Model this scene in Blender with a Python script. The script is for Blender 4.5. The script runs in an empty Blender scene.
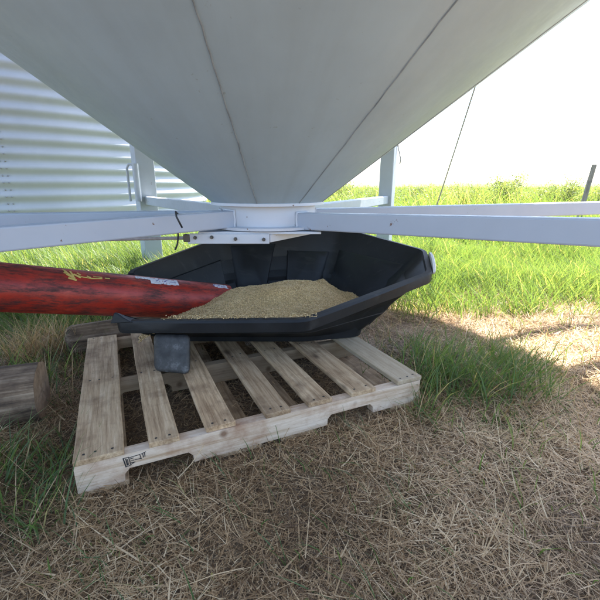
import bpy, math, random
import numpy as np
from mathutils import Vector, Matrix
random.seed(7); RS = np.random.RandomState(11)
S = bpy.context.scene; COL = S.collection
R = math.radians

# ------------------------------------------------------------------ helpers
class MB:
    """collects verts / faces for one mesh"""
    def __init__(s): s.v = []; s.f = []; s.m = []
    def add(s, vs, fs, mi=0):
        o = len(s.v); s.v += [tuple(p) for p in vs]
        s.f += [tuple(i + o for i in f) for f in fs]; s.m += [mi] * len(fs)
    def box(s, lo, hi, mi=0, M=None):
        (x0, y0, z0), (x1, y1, z1) = lo, hi
        vs = [(x0,y0,z0),(x1,y0,z0),(x1,y1,z0),(x0,y1,z0),(x0,y0,z1),(x1,y0,z1),(x1,y1,z1),(x0,y1,z1)]
        if M is not None: vs = [M @ Vector(p) for p in vs]
        s.add(vs, [(0,3,2,1),(4,5,6,7),(0,1,5,4),(1,2,6,5),(2,3,7,6),(3,0,4,7)], mi)
    def loft(s, rings, closed=True, cap0=False, cap1=False, mi=0):
        n = len(rings[0]); o = len(s.v)
        for r in rings: s.v += [tuple(p) for p in r]
        for k in range(len(rings) - 1):
            for i in range(n if closed else n - 1):
                j = (i + 1) % n
                s.f.append((o+k*n+i, o+k*n+j, o+(k+1)*n+j, o+(k+1)*n+i)); s.m.append(mi)
        if cap0: s.f.append(tuple(o + i for i in reversed(range(n)))); s.m.append(mi)
        if cap1: s.f.append(tuple(o + (len(rings)-1)*n + i for i in range(n))); s.m.append(mi)
    def tube(s, pts, rad, seg=8, mi=0, cap=True):
        pts = [Vector(p) for p in pts]
        rad = rad if isinstance(rad, (list, tuple)) else [rad] * len(pts)
        rings = []; a = None
        for i, p in enumerate(pts):
            d = (pts[min(i+1, len(pts)-1)] - pts[max(i-1, 0)]).normalized()
            if a is None:
                a = d.orthogonal().normalized()
            a = (a - d * a.dot(d)).normalized(); b = d.cross(a)
            rings.append([p + (a*math.cos(2*math.pi*k/seg) + b*math.sin(2*math.pi*k/seg)) * rad[i] for k in range(seg)])
        s.loft(rings, True, cap, cap, mi)
    def build(s, name, mats, parent=None, loc=None, smooth=False, bevel=0, autosm=None):
        me = bpy.data.meshes.new(name); me.from_pydata(s.v, [], s.f)
        if not isinstance(mats, (list, tuple)): mats = [mats]
        for m in mats: me.materials.append(m)
        me.polygons.foreach_set('material_index', s.m)
        me.update()
        o = bpy.data.objects.new(name, me); COL.objects.link(o)
        if parent: o.parent = parent
        if loc: o.location = loc
        if smooth:
            me.polygons.foreach_set('use_smooth', [True] * len(me.polygons))
            if autosm: me.set_sharp_from_angle(angle=R(autosm))
        if bevel:
            md = o.modifiers.new('bevel', 'BEVEL'); md.width = bevel; md.segments = 2; md.limit_method = 'ANGLE'; md.angle_limit = R(40)
        return o

def tag(o, label=None, cat=None, group=None, kind=None):
    for k, v in (('label', label), ('category', cat), ('group', group), ('kind', kind)):
        if v: o[k] = v
    return o
def thing(name, loc, label, cat, group=None, rz=0):
    o = bpy.data.objects.new(name, None); COL.objects.link(o)
    o.location = loc; o.rotation_euler = (0, 0, rz); o.empty_display_size = .1
    return tag(o, label, cat, group)

# ------------------------------------------------------------------ node helpers
def mat(name):
    m = bpy.data.materials.new(name); m.use_nodes = True
    nt = m.node_tree; b = nt.nodes['Principled BSDF']
    return m, nt, b
def N(nt, t, **k):
    n = nt.nodes.new(t)
    for a, v in k.items():
        if a in n.inputs: n.inputs[a].default_value = v
        else: setattr(n, a, v)
    return n
def coords(nt, scale=(1,1,1), rnd=True, kind='Object'):
    tc = N(nt, 'ShaderNodeTexCoord'); mp = N(nt, 'ShaderNodeMapping'); mp.inputs['Scale'].default_value = scale
    out = tc.outputs[kind]
    if rnd:
        oi = N(nt, 'ShaderNodeObjectInfo'); ad = N(nt, 'ShaderNodeVectorMath', operation='MULTIPLY_ADD')
        cb = N(nt, 'ShaderNodeCombineXYZ')
        for i in range(3): nt.links.new(oi.outputs['Random'], cb.inputs[i])
        nt.links.new(cb.outputs[0], ad.inputs[0]); ad.inputs[1].default_value = (13, 17, 9)
        nt.links.new(out, ad.inputs[2]); out = ad.outputs[0]
    nt.links.new(out, mp.inputs['Vector'])
    return mp.outputs[0]
def noise(nt, vec, scale, detail=4, rough=.6):
    n = N(nt, 'ShaderNodeTexNoise'); n.inputs['Scale'].default_value = scale
    n.inputs['Detail'].default_value = detail; n.inputs['Roughness'].default_value = rough
    nt.links.new(vec, n.inputs['Vector']); return n.outputs['Fac']
def ramp(nt, fac, stops):
    r = N(nt, 'ShaderNodeValToRGB'); e = r.color_ramp.elements
    while len(e) < len(stops): e.new(.5)
    for q, (p, c) in zip(e, stops):
        q.position = p; q.color = (*c, 1) if isinstance(c, tuple) else (c, c, c, 1)
    nt.links.new(fac, r.inputs[0]); return r.outputs[0]
def mix(nt, fac, a, b, mode='MIX'):
    m = N(nt, 'ShaderNodeMix', data_type='RGBA', blend_type=mode)
    for sck, v in ((m.inputs[0], fac), (m.inputs[6], a), (m.inputs[7], b)):
        if isinstance(v, (int, float)): sck.default_value = v
        elif isinstance(v, tuple): sck.default_value = (*v, 1)
        else: nt.links.new(v, sck)
    return m.outputs[2]
def bump(nt, b, h, strength=.3, dist=.01):
    n = N(nt, 'ShaderNodeBump'); n.inputs['Strength'].default_value = strength; n.inputs['Distance'].default_value = dist
    nt.links.new(h, n.inputs['Height']); nt.links.new(n.outputs[0], b.inputs['Normal'])

# ------------------------------------------------------------------ materials
def white_paint(name, base, dirt, rust=True, rough=.45):
    m, nt, b = mat(name); v = coords(nt)
    n1 = noise(nt, v, 2.2, 5); n2 = noise(nt, v, 30, 4)
    c = mix(nt, ramp(nt, n1, [(.35, 0.0), (.75, .7)]), base, dirt)
    if rust:
        vs = coords(nt, (1, 1, 1)); n3 = noise(nt, vs, 26, 6, .7)
        c = mix(nt, ramp(nt, n3, [(.665, 0.0), (.69, 1.0)]), c, (.16, .08, .045))
    nt.links.new(c, b.inputs['Base Color'])
    nt.links.new(ramp(nt, n2, [(.3, rough-.08), (.7, rough+.12)]), b.inputs['Roughness'])
    bump(nt, b, noise(nt, v, 3.5, 3), .12, .03)
    return m
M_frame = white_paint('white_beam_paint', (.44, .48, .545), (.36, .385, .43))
M_cone = white_paint('grey_white_cone_paint', (.405, .51, .575), (.32, .40, .455), rust=False, rough=.5)
nt = M_cone.node_tree; b = nt.nodes['Principled BSDF']; old = b.inputs['Base Color'].links[0].from_socket
tc = N(nt, 'ShaderNodeTexCoord'); sp = N(nt, 'ShaderNodeSeparateXYZ'); nt.links.new(tc.outputs['Object'], sp.inputs[0])
cb = N(nt, 'ShaderNodeCombineXYZ'); nt.links.new(sp.outputs['X'], cb.inputs[0]); nt.links.new(sp.outputs['Y'], cb.inputs[1])
nm = N(nt, 'ShaderNodeVectorMath', operation='NORMALIZE'); nt.links.new(cb.outputs[0], nm.inputs[0])
sc_ = N(nt, 'ShaderNodeVectorMath', operation='SCALE'); nt.links.new(nm.outputs[0], sc_.inputs[0]); sc_.inputs['Scale'].default_value = 5
zz_ = N(nt, 'ShaderNodeCombineXYZ'); nt.links.new(sp.outputs['Z'], zz_.inputs[2])
av = N(nt, 'ShaderNodeVectorMath', operation='ADD'); nt.links.new(sc_.outputs[0], av.inputs[0]); nt.links.new(zz_.outputs[0], av.inputs[1])
stk = ramp(nt, noise(nt, av.outputs[0], 1.5, 5, .6), [(.45, 0.0), (.8, .28)])
spk = ramp(nt, noise(nt, tc.outputs['Object'], 38, 3, .6), [(.70, 0.0), (.76, .45)])
c = mix(nt, stk, old, (.27, .31, .32)); c = mix(nt, spk, c, (.20, .19, .17)); nt.links.new(c, b.inputs['Base Color'])
M_collar = white_paint('collar_white_paint', (.60, .625, .665), (.53, .55, .58))

m, nt, b = mat('weld_seam'); v = coords(nt)
nt.links.new(ramp(nt, noise(nt, v, 14, 4), [(.35, (.20, .225, .24)), (.7, (.34, .38, .40))]), b.inputs['Base Color']); b.inputs['Roughness'].default_value = .7
M_seam = m

m, nt, b = mat('galvanised_steel'); v = coords(nt, (1, 1, 1))
n1 = noise(nt, v, 1.4, 5); n2 = noise(nt, v, 60, 3)
c = ramp(nt, n1, [(.3, (.36, .385, .42)), (.7, (.44, .465, .505))])
vo = N(nt, 'ShaderNodeTexVoronoi'); vo.inputs['Scale'].default_value = 22; nt.links.new(v, vo.inputs['Vector'])
c = mix(nt, ramp(nt, vo.outputs['Distance'], [(0, .25), (.6, 0.0)]), c, (.38, .40, .42))
nt.links.new(c, b.inputs['Base Color']); b.inputs['Metallic'].default_value = .12
nt.links.new(ramp(nt, n2, [(.3, .46), (.7, .6)]), b.inputs['Roughness'])
M_galv = m
m, nt, b = mat('bolt_steel'); b.inputs['Base Color'].default_value = (.12, .11, .10, 1); b.inputs['Metallic'].default_value = .7; b.inputs['Roughness'].default_value = .5
M_bolt = m
m, nt, b = mat('galvanised_bolt'); b.inputs['Base Color'].default_value = (.30, .30, .31, 1); b.inputs['Metallic'].default_value = .4; b.inputs['Roughness'].default_value = .5
M_boltg = m
m, nt, b = mat('concrete'); v = coords(nt)
nt.links.new(ramp(nt, noise(nt, v, 9, 6), [(.3, (.27, .26, .25)), (.7, (.40, .39, .37))]), b.inputs['Base Color']); b.inputs['Roughness'].default_value = .9
M_conc = m

def wood(name, cols, stain, scale=(28, 1.3, 28), wear=.5, rough=.8):
    m, nt, b = mat(name); v = coords(nt, scale); v2 = coords(nt, (1, 1, 1))
    g = noise(nt, v, 2.6, 9, .72); g2 = noise(nt, v, 11, 5, .7)
    c = ramp(nt, g, [(.33, cols[0]), (.5, cols[1]), (.66, cols[2])])
    c = mix(nt, ramp(nt, g2, [(.55, 0.0), (.72, .45)]), c, stain)
    big = noise(nt, v2, 8, 6, .65)
    c = mix(nt, ramp(nt, big, [(.47, 0.0), (.75, wear)]), c, stain)
    oi = N(nt, 'ShaderNodeObjectInfo'); c = mix(nt, 1.0, c, ramp(nt, oi.outputs['Random'], [(0, (.80, .76, .72)), (.5, (1, .97, .93)), (1, (1.12, 1.06, 1.0))]), 'MULTIPLY')
    # knots
    vv = coords(nt, (9, 3.5, 9)); vo = N(nt, 'ShaderNodeTexVoronoi'); vo.inputs['Scale'].default_value = 1.0; nt.links.new(vv, vo.inputs['Vector'])
    c = mix(nt, ramp(nt, vo.outputs['Distance'], [(.06, .8), (.16, 0.0)]), c, (stain[0]*.55, stain[1]*.5, stain[2]*.45))
    nt.links.new(c, b.inputs['Base Color']); b.inputs['Roughness'].default_value = rough
    bump(nt, b, g2, .35, .004)
    return m
M_deck = wood('weathered_pallet_wood', [(.27, .165, .085), (.52, .36, .21), (.70, .53, .345)], (.12, .06, .027), wear=.85)
M_deckpale = wood('pale_pallet_wood', [(.40, .30, .19), (.52, .42, .29), (.60, .50, .37)], (.21, .145, .085), wear=.3)
M_string = wood('stringer_wood', [(.46, .32, .20), (.66, .52, .39), (.76, .635, .51)], (.30, .135, .06), scale=(1.3, 28, 28), wear=.85)
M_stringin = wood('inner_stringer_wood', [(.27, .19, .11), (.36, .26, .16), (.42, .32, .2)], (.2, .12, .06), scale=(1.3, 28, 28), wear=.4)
M_log = wood('weathered_log_wood', [(.05, .032, .02), (.24, .165, .105), (.42, .325, .23)], (.035, .02, .012), scale=(1.0, 22, 22), wear=.9, rough=.9)
M_logend = wood('log_end_wood', [(.13, .08, .045), (.27, .18, .11), (.37, .26, .17)], (.09, .06, .035), scale=(5, 5, 5), wear=.7)
M_post = wood('grey_post_wood', [(.13, .12, .105), (.22, .20, .18), (.29, .27, .245)], (.08, .07, .06), scale=(20, 20, 1.5))
m, nt, b = mat('nail_head'); b.inputs['Base Color'].default_value = (.035, .028, .024, 1); b.inputs['Roughness'].default_value = .7
M_nail = m
m, nt, b = mat('black_ink'); b.inputs['Base Color'].default_value = (.018, .018, .02, 1); b.inputs['Roughness'].default_value = .8
M_ink = m

m, nt, b = mat('black_plastic'); v = coords(nt)
n1 = noise(nt, v, 4, 6, .65); n2 = noise(nt, v, 70, 3)
c = ramp(nt, n1, [(.3, (.008, .009, .010)), (.62, (.016, .017, .019)), (.85, (.05, .05, .048))])
vs = coords(nt, (2, 26, 9)); c = mix(nt, ramp(nt, noise(nt, vs, 1.6, 4), [(.58, 0.0), (.78, .22)]), c, (.10, .10, .10))
nt.links.new(c, b.inputs['Base Color']); b.inputs['Specular IOR Level'].default_value = .3; nt.links.new(ramp(nt, n1, [(.3, .38), (.75, .62)]), b.inputs['Roughness'])
bump(nt, b, n2, .12, .002)
M_plastic = m
m, nt, b = mat('scuffed_black_rubber'); v = coords(nt)
c = ramp(nt, noise(nt, v, 16, 6, .7), [(.35, (.022, .021, .02)), (.55, (.05, .048, .046)), (.72, (.19, .185, .18))])
nt.links.new(c, b.inputs['Base Color']); b.inputs['Roughness'].default_value = .6
bump(nt, b, noise(nt, v, 40, 4), .4, .003)
M_rubber = m
m, nt, b = mat('pale_plastic'); v = coords(nt)
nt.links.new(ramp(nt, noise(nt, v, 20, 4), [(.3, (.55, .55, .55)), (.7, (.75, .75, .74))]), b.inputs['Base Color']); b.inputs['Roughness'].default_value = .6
M_pale = m  # mottled pale grey for the disc on the tray's right corner

m, nt, b = mat('worn_red_paint'); v = coords(nt, (7, 1, 1)); va = coords(nt)
# object x runs along the tube
vl = coords(nt, (3.2, 15, 15)); n1 = noise(nt, vl, 2.2, 12, .8); n2 = noise(nt, va, 9, 6, .7); n3 = noise(nt, coords(nt, (4, 30, 30)), 4, 6, .75)
c = ramp(nt, n2, [(.3, (.22, .013, .008)), (.55, (.36, .026, .013)), (.8, (.47, .075, .04))])
c = mix(nt, ramp(nt, n1, [(.465, 0.0), (.585, .9)]), c, (.032, .014, .012))
c = mix(nt, ramp(nt, n3, [(.57, 0.0), (.70, .8)]), c, (.07, .02, .014))
nt.links.new(c, b.inputs['Base Color'])
nt.links.new(ramp(nt, n1, [(.45, .38), (.62, .75)]), b.inputs['Roughness'])
bump(nt, b, n1, .25, .003)
M_red = m
def flat(name, c, r=.6):
    m, nt, b = mat(name); v = coords(nt)
    nt.links.new(ramp(nt, noise(nt, v, 60, 4), [(.3, tuple(x*.75 for x in c)), (.65, c)]), b.inputs['Base Color']); b.inputs['Roughness'].default_value = r
    return m
M_yellow = flat('yellow_decal', (.62, .45, .12)); M_white = flat('white_decal', (.68, .66, .70)); M_purple = flat('purple_print', (.17, .13, .33))
M_cable = flat('black_cable', (.03, .03, .03)); M_wire = flat('grey_wire', (.42, .40, .40))

def leafy(name, stops, trans=.45, attr=True):
    m, nt, b = mat(name); nt.nodes.remove(b)
    out = nt.nodes['Material Output']
    at = N(nt, 'ShaderNodeAttribute'); at.attribute_name = 'tone'
    c = ramp(nt, at.outputs['Fac'], stops)
    d = N(nt, 'ShaderNodeBsdfPrincipled'); d.inputs['Roughness'].default_value = .5; nt.links.new(c, d.inputs['Base Color'])
    t = N(nt, 'ShaderNodeBsdfTranslucent')
    c2 = mix(nt, 1.0, c, (2.1, 1.85, .8), 'MULTIPLY')
    nt.links.new(c2, t.inputs['Color'])
    mx = N(nt, 'ShaderNodeMixShader'); mx.inputs[0].default_value = trans
    nt.links.new(d.outputs[0], mx.inputs[1]); nt.links.new(t.outputs[0], mx.inputs[2]); nt.links.new(mx.outputs[0], out.inputs[0])
    return m
M_grass = leafy('grass_blade', [(0, (.06, .115, .045)), (.45, (.11, .18, .06)), (.8, (.17, .225, .085)), (.93, (.26, .26, .12)), (1, (.42, .36, .22))])
M_straw = leafy('dry_straw', [(0, (.08, .042, .019)), (.3, (.25, .15, .072)), (.65, (.50, .33, .175)), (1, (.72, .55, .34))], trans=.15)
M_leaf = leafy('shrub_leaf', [(0, (.09, .13, .05)), (.5, (.15, .20, .08)), (1, (.24, .26, .13))], trans=.4)
M_grain = leafy('oat_kernel', [(0, (.46, .29, .11)), (.5, (.76, .545, .26)), (1, (.86, .68, .40))], trans=.05)
m, nt, b = mat('grain_mass'); v = coords(nt)
nt.links.new(ramp(nt, noise(nt, v, 160, 3), [(.3, (.33, .21, .09)), (.7, (.68, .48, .23))]), b.inputs['Base Color']); b.inputs['Roughness'].default_value = .9
bump(nt, b, noise(nt, v, 180, 3), .8, .006)
M_grainmass = m

m, nt, b = mat('thatch_ground'); v = coords(nt, rnd=False)
n1 = noise(nt, v, 1.6, 6); n2 = noise(nt, v, 70, 6, .75); n3 = noise(nt, v, .12, 4)
c = ramp(nt, n2, [(.28, (.05, .03, .016)), (.5, (.18, .115, .062)), (.72, (.38, .27, .16))])
c = mix(nt, ramp(nt, n1, [(.45, 0.0), (.7, .6)]), c, (.11, .068, .038))
# living field further out
geo = N(nt, 'ShaderNodeNewGeometry'); sx = N(nt, 'ShaderNodeSeparateXYZ'); nt.links.new(geo.outputs['Position'], sx.inputs[0])
mr = N(nt, 'ShaderNodeMapRange'); mr.inputs['From Min'].default_value = 3.0; mr.inputs['From Max'].default_value = 9.0; nt.links.new(sx.outputs['Y'], mr.inputs['Value'])
field = ramp(nt, n3, [(.35, (.10, .145, .035)), (.65, (.16, .175, .06))])
c = mix(nt, mr.outputs[0], c, field)
nt.links.new(c, b.inputs['Base Color']); b.inputs['Roughness'].default_value = .95
bump(nt, b, n2, .8, .02)
M_ground = m
m, nt, b = mat('far_hill'); v = coords(nt, rnd=False)
nt.links.new(ramp(nt, noise(nt, v, .01, 4), [(.3, (.10, .12, .07)), (.7, (.20, .18, .13))]), b.inputs['Base Color']); b.inputs['Roughness'].default_value = 1
M_hill = m

# ------------------------------------------------------------------ world, sun, camera
SUN = Vector((.585*math.cos(R(61.9)), .811*math.cos(R(61.9)), math.sin(R(61.9))))
w = bpy.data.worlds.new('World'); S.world = w; w.use_nodes = True
nt = w.node_tree; bg = nt.nodes['Background']; sk = nt.nodes.new('ShaderNodeTexSky')
sk.sky_type = 'NISHITA'; sk.sun_disc = False; sk.sun_elevation = R(61.9); sk.sun_rotation = R(35.8)
sk.dust_density = 2.5; sk.air_density = 1.0; sk.altitude = 600
nt.links.new(sk.outputs[0], bg.inputs[0]); bg.inputs[1].default_value = .12
ld = bpy.data.lights.new('sun', 'SUN'); ld.energy = 5.0; ld.angle = R(.55); ld.color = (1, .955, .88)
lo = bpy.data.objects.new('sun', ld); COL.objects.link(lo); lo.rotation_euler = (-SUN).to_track_quat('-Z', 'Y').to_euler(); lo.location = SUN * 50
cd = bpy.data.cameras.new('camera'); cam = bpy.data.objects.new('camera', cd); COL.objects.link(cam)
cd.sensor_width = 36; cd.lens = 36 * 400 / 600; cd.clip_start = .02; cd.clip_end = 9000
cam.location = (0, 0, .86); cam.rotation_euler = (R(90 - 16.2), 0, 0); S.camera = cam
S.view_settings.view_transform = 'Standard'; S.view_settings.look = 'None'; S.view_settings.gamma = 1; S.view_settings.exposure = 2.3
S.view_settings.use_curve_mapping = False
S.cycles.max_bounces = 8; S.cycles.diffuse_bounces = 5; S.cycles.use_denoising = True

# ------------------------------------------------------------------ ground
def vnoise(x, y, seed=0):
    """smooth value noise, numpy"""
    xi = np.floor(x).astype(np.int64); yi = np.floor(y).astype(np.int64); fx = x - xi; fy = y - yi
    fx = fx*fx*(3-2*fx); fy = fy*fy*(3-2*fy)
    def h(a, b_):
        n = (a*374761393 + b_*668265263 + seed*974711) & 0x7fffffff
        n = ((n ^ (n >> 13)) * 1274126177) & 0x7fffffff
        return ((n ^ (n >> 16)) & 0xffff) / 65535.0
    return (h(xi, yi)*(1-fx) + h(xi+1, yi)*fx)*(1-fy) + (h(xi, yi+1)*(1-fx) + h(xi+1, yi+1)*fx)*fy
PA = R(24.87); PE = np.array([math.cos(PA), math.sin(PA)]); PN = np.array([-PE[1], PE[0]]); P0 = np.array([-.627, .932])
def pallet_st(x, y): return (x-P0[0])*PE[0] + (y-P0[1])*PE[1], (x-P0[0])*PN[0] + (y-P0[1])*PN[1]
def gh(x, y):
    x = np.asarray(x, float); y = np.asarray(y, float)
    h = (vnoise(x*1.7, y*1.7, 1) - .5) * .07 + (vnoise(x*5, y*5, 2) - .5) * .03 + (vnoise(x*14, y*14, 3)-.5)*.014
    s, t = pallet_st(x, y)
    d = np.maximum(np.maximum(-s, s-1.22), np.maximum(-t, t-1.016))
    k = np.clip((d + .02) / .3, 0, 1)
    return h*k - .004*(1-k)
xs = np.concatenate([-np.geomspace(4000, 5, 26), np.linspace(-4.6, 4.6, 185), np.geomspace(5, 4000, 26)])
ys = np.concatenate([-np.geomspace(400, 3, 12), np.linspace(-2.6, 7.4, 201), np.geomspace(7.8, 6000, 40)])
X, Y = np.meshgrid(xs, ys); Z = gh(X, Y); Z[(np.abs(X) > 30) | (np.abs(Y) > 40)] = 0
nx, ny = len(xs), len(ys)
idx = np.arange(nx*ny).reshape(ny, nx)
mb = MB(); mb.v = list(map(tuple, np.stack([X, Y, Z], -1).reshape(-1, 3)))
mb.f = list(map(tuple, np.stack([idx[:-1,:-1], idx[:-1,1:], idx[1:,1:], idx[1:,:-1]], -1).reshape(-1, 4))); mb.m = [0]*len(mb.f)
tag(mb.build('ground', M_ground, smooth=True), kind='structure')
mb = MB(); rings = [[], [], []]
for i in range(60):
    a = R(40 + 100*i/59); d = 2600; hgt = 14 + 10*math.sin(i*.55) * math.sin(i*.21+1) + 4*math.sin(i*1.7)
    for k, (dd, hh) in enumerate(((0, -1), (500, max(hgt, 5)), (1400, -1))):
        rings[k].append(((d+dd)*math.cos(a), (d+dd)*math.sin(a), hh))
mb.loft(rings, closed=False); tag(mb.build('hills', M_hill, smooth=True), kind='structure')

# ------------------------------------------------------------------ scattered strips (grass, straw)
def strips(name, base, heading, length, width, rise, curl, tone, material, nseg=3, flatness=0):
    """base Nx3, heading angle, length, width, rise = angle from horizontal at root, curl = change along the blade"""
    n = len(base); levels = nseg + 1
    hx, hy = np.cos(heading), np.sin(heading)
    tw = RS.uniform(0, math.pi, n) if not flatness else heading + math.pi/2 + RS.normal(0, .3, n)
    wx, wy = np.cos(tw), np.sin(tw)
    V = np.zeros((n, levels*2, 3)); p = base.copy(); ang = rise.copy()
    for k in range(levels):
        f = k / nseg; wd = width * (1 - f**1.6*.92) * .5
        V[:, 2*k] = p + np.stack([-wx*wd, -wy*wd, np.zeros(n)], -1); V[:, 2*k+1] = p + np.stack([wx*wd, wy*wd, np.zeros(n)], -1)
        st = length / nseg
        p = p + np.stack([hx*np.cos(ang)*st, hy*np.cos(ang)*st, np.sin(ang)*st], -1); ang = ang - curl/nseg
    off = (np.arange(n)*levels*2)[:, None]
    F = np.concatenate([(off + np.array([2*k, 2*k+1, 2*k+3, 2*k+2]))[:, None] for k in range(nseg)], 1).reshape(-1, 4)
    return raw_mesh(name, V.reshape(-1, 3), F, np.repeat(tone, nseg), material)
def raw_mesh(name, V, F, tone, material, parent=None):
    me = bpy.data.meshes.new(name); k = F.shape[1]
    me.vertices.add(len(V)); me.vertices.foreach_set('co', V.astype(np.float32).ravel())
    me.loops.add(F.size); me.loops.foreach_set('vertex_index', F.astype(np.int32).ravel())
    me.polygons.add(len(F)); me.polygons.foreach_set('loop_start', np.arange(0, F.size, k, dtype=np.int32))
    me.update(calc_edges=True)
    at = me.attributes.new('tone', 'FLOAT', 'FACE'); at.data.foreach_set('value', np.clip(tone, 0, 1).astype(np.float32))
    me.materials.append(material)
    o = bpy.data.objects.new(name, me); COL.objects.link(o)
    if parent: o.parent = parent
    return o
BIN2 = (-5.43, 8.1, 3.5)
def sample(n, x0, x1, y0, y1, dens):
    x = RS.uniform(x0, x1, n); y = RS.uniform(y0, y1, n); k = RS.uniform(0, 1, n) < dens(x, y)
    return x[k], y[k]
def smooth(a, b_, v): t = np.clip((v-a)/(b_-a), 0, 1); return t*t*(3-2*t)
def in_pallet(x, y, m=.0):
    s, t = pallet_st(x, y); return (s > -m) & (s < 1.22+m) & (t > -m) & (t < 1.016+m)
TUFTS = [(.72, 1.62, .30, 1.0), (.95, 1.80, .34, .9), (.62, 1.95, .22, .7), (1.12, 1.66, .14, .35), (.50, 1.40, .10, .8), (-.80, 1.02, .17, 1.0), (-.98, .98, .18, 1.0), (-.72, .82, .10, .7), (-.70, 1.25, .10, .35),
         (-1.15, 1.75, .32, .55), (-.9, 1.55, .2, .35), (.28, .93, .06, .4), (.20, .66, .10, .3), (-.45, .70, .14, .35), (1.55, 2.7, .16, .8), (-1.35, 2.25, .5, .9), (-.80, .84, .12, .5)]
def near_density(x, y):
    d = np.zeros_like(x)
    edge = 2.75 + (vnoise(x*2.3, y*2.3, 21)-.5)*.7
    d = np.maximum(d, smooth(edge-.25, edge+.6, y))
    d = np.maximum(d, (x < -.9)*smooth(1.85, 2.6, y)*.9)
    for (tx, ty, r, s) in TUFTS:
        d = np.maximum(d, s*np.exp(-((x-tx)**2 + (y-ty)**2)/(r*r)*1.2))
    d = np.maximum(d, .06)
    d *= .45 + .9*vnoise(x*6, y*6, 23)
    d[in_pallet(x, y, -.03)] *= .08
    d[(x-BIN2[0])**2 + (y-BIN2[1])**2 < (BIN2[2]+.25)**2] = 0
    return d
groups = []
def grass_zone(n, x0, x1, y0, y1, dens, hmin, hmax, wmin, wmax):
    x, y = sample(n, x0, x1, y0, y1, dens); k = len(x)
    h = RS.uniform(hmin, hmax, k) * (.55 + .75*vnoise(x*1.3, y*1.3, 31))
    base = np.stack([x, y, gh(x, y)*(y < 40) - .01], -1)
    groups.append((base, RS.uniform(0, 2*math.pi, k) * .55 + 2.2, h, RS.uniform(wmin, wmax, k), RS.uniform(.75, 1.5, k), RS.uniform(.2, 1.4, k),
                   np.clip(RS.beta(2, 2.4, k)*.85 - .16*(y < 2.3) + (vnoise(x*.9, y*.9, 33)-.5)*.3 + (RS.uniform(0, 1, k) < .08)*.5 + (y > 11)*.2*smooth(.35, .75, vnoise(x*.35, y*.2, 35)), 0, 1)))  # near blades get a lower tone, deepening the bin's shade in their colour
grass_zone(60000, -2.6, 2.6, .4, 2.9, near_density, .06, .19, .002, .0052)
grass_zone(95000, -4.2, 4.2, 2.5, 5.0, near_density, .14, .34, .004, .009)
grass_zone(95000, -9, 9, 5.0, 10, near_density, .2, .4, .007, .014)
far = lambda x, y: (np.abs(x) < .95*y+2) * (.35 + .8*vnoise(x*.6, y*.6, 37)) * ((x-BIN2[0])**2 + (y-BIN2[1])**2 > (BIN2[2]+.3)**2)
grass_zone(95000, -24, 24, 10, 24, far, .3, .55, .016, .03)
grass_zone(80000, -65, 65, 24, 68, far, .35, .7, .04, .08)
wd = lambda x, y: (x > .07*y) * (.25 + .9*vnoise(x*.8, y*.8, 61)) * smooth(.1, .5, x/y + .25)
grass_zone(9000, 1, 19, 12.5, 19, wd, .6, 1.15, .012, .03)
def clump_zone(n, spots, hmin, hmax, head):
    for (tx, ty, r, f) in spots:
        m = int(n*f); a = RS.uniform(0, 6.28, m); q = r*RS.uniform(0, 1, m)**.7
        # blades gather in small crowns
        ci = RS.randint(0, 14, m); ca = RS.uniform(0, 6.28, 14); cq = r*np.sqrt(RS.uniform(0, 1, 14))
        x = tx + cq[ci]*np.cos(ca[ci]) + RS.normal(0, .03, m); y = ty + cq[ci]*np.sin(ca[ci]) + RS.normal(0, .03, m)
        k = ~in_pallet(x, y, .02); x, y = x[k], y[k]; m = len(x)
        groups.append((np.stack([x, y, gh(x, y)-.01], -1), head + RS.normal(0, 1.0, m), RS.uniform(hmin, hmax, m), RS.uniform(.003, .0065, m), RS.uniform(.8, 1.5, m), RS.uniform(.3, 1.5, m), np.clip(RS.beta(1.6, 2.2, m)*.8 + (RS.uniform(0, 1, m) < .16)*.6, 0, 1)))
clump_zone(170, [(.66, 1.60, .16, 1), (.84, 1.70, .22, 1.1), (.60, 1.85, .18, .8), (1.0, 1.75, .2, .7), (.90, 1.54, .16, .6), (.48, 1.44, .06, .3), (-.84, 1.00, .13, .35), (-.98, 1.0, .14, .45), (-.70, .86, .07, .25), (-1.2, 1.7, .2, .4), (-1.4, 2.3, .3, 1)], .10, .25, .2)
G = [np.concatenate([g[i] for g in groups]) for i in range(7)]
tag(strips('grass', *G, M_grass, nseg=3), 'long green grass growing round the bins and out across the field', 'grass', kind='stuff')

def straw_density(x, y):
    d = 1 - smooth(2.7, 3.5, y + (vnoise(x*2, y*2, 41)-.5)*.6)*.9
    d *= np.where(x < -.9, 1 - .75*smooth(1.5, 2.2, y), 1)
    d *= .55 + .8*vnoise(x*4, y*4, 43)
    d[in_pallet(x, y, -.03)] *= .45
    return d
x, y = sample(250000, -2.3, 2.6, .35, 3.8, lambda x, y: straw_density(x, y) * np.clip(1.25 - .22*y, .35, 1))
k = len(x); ln = np.exp(RS.normal(math.log(.046), .6, k)).clip(.012, .26)
base = np.stack([x, y, gh(x, y) + np.abs(RS.normal(0, .011, k)) + .002], -1)
hd = RS.uniform(0, 2*math.pi, k) + (vnoise(x*3, y*3, 45)-.5)*2
tone = np.clip(RS.beta(1.6, 1.7, k) + (vnoise(x*2.5, y*2.5, 47)-.5)*.7 + (vnoise(x*.9, y*.9, 48)-.4)*.35, 0, 1)
pin = in_pallet(x, y, -.01); ln = np.where(in_pallet(x, y, .05), np.minimum(ln, .07), ln)
rise = np.where(pin, RS.normal(.02, .06, k), RS.normal(.12, .22, k)).clip(-.1, .9)
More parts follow.
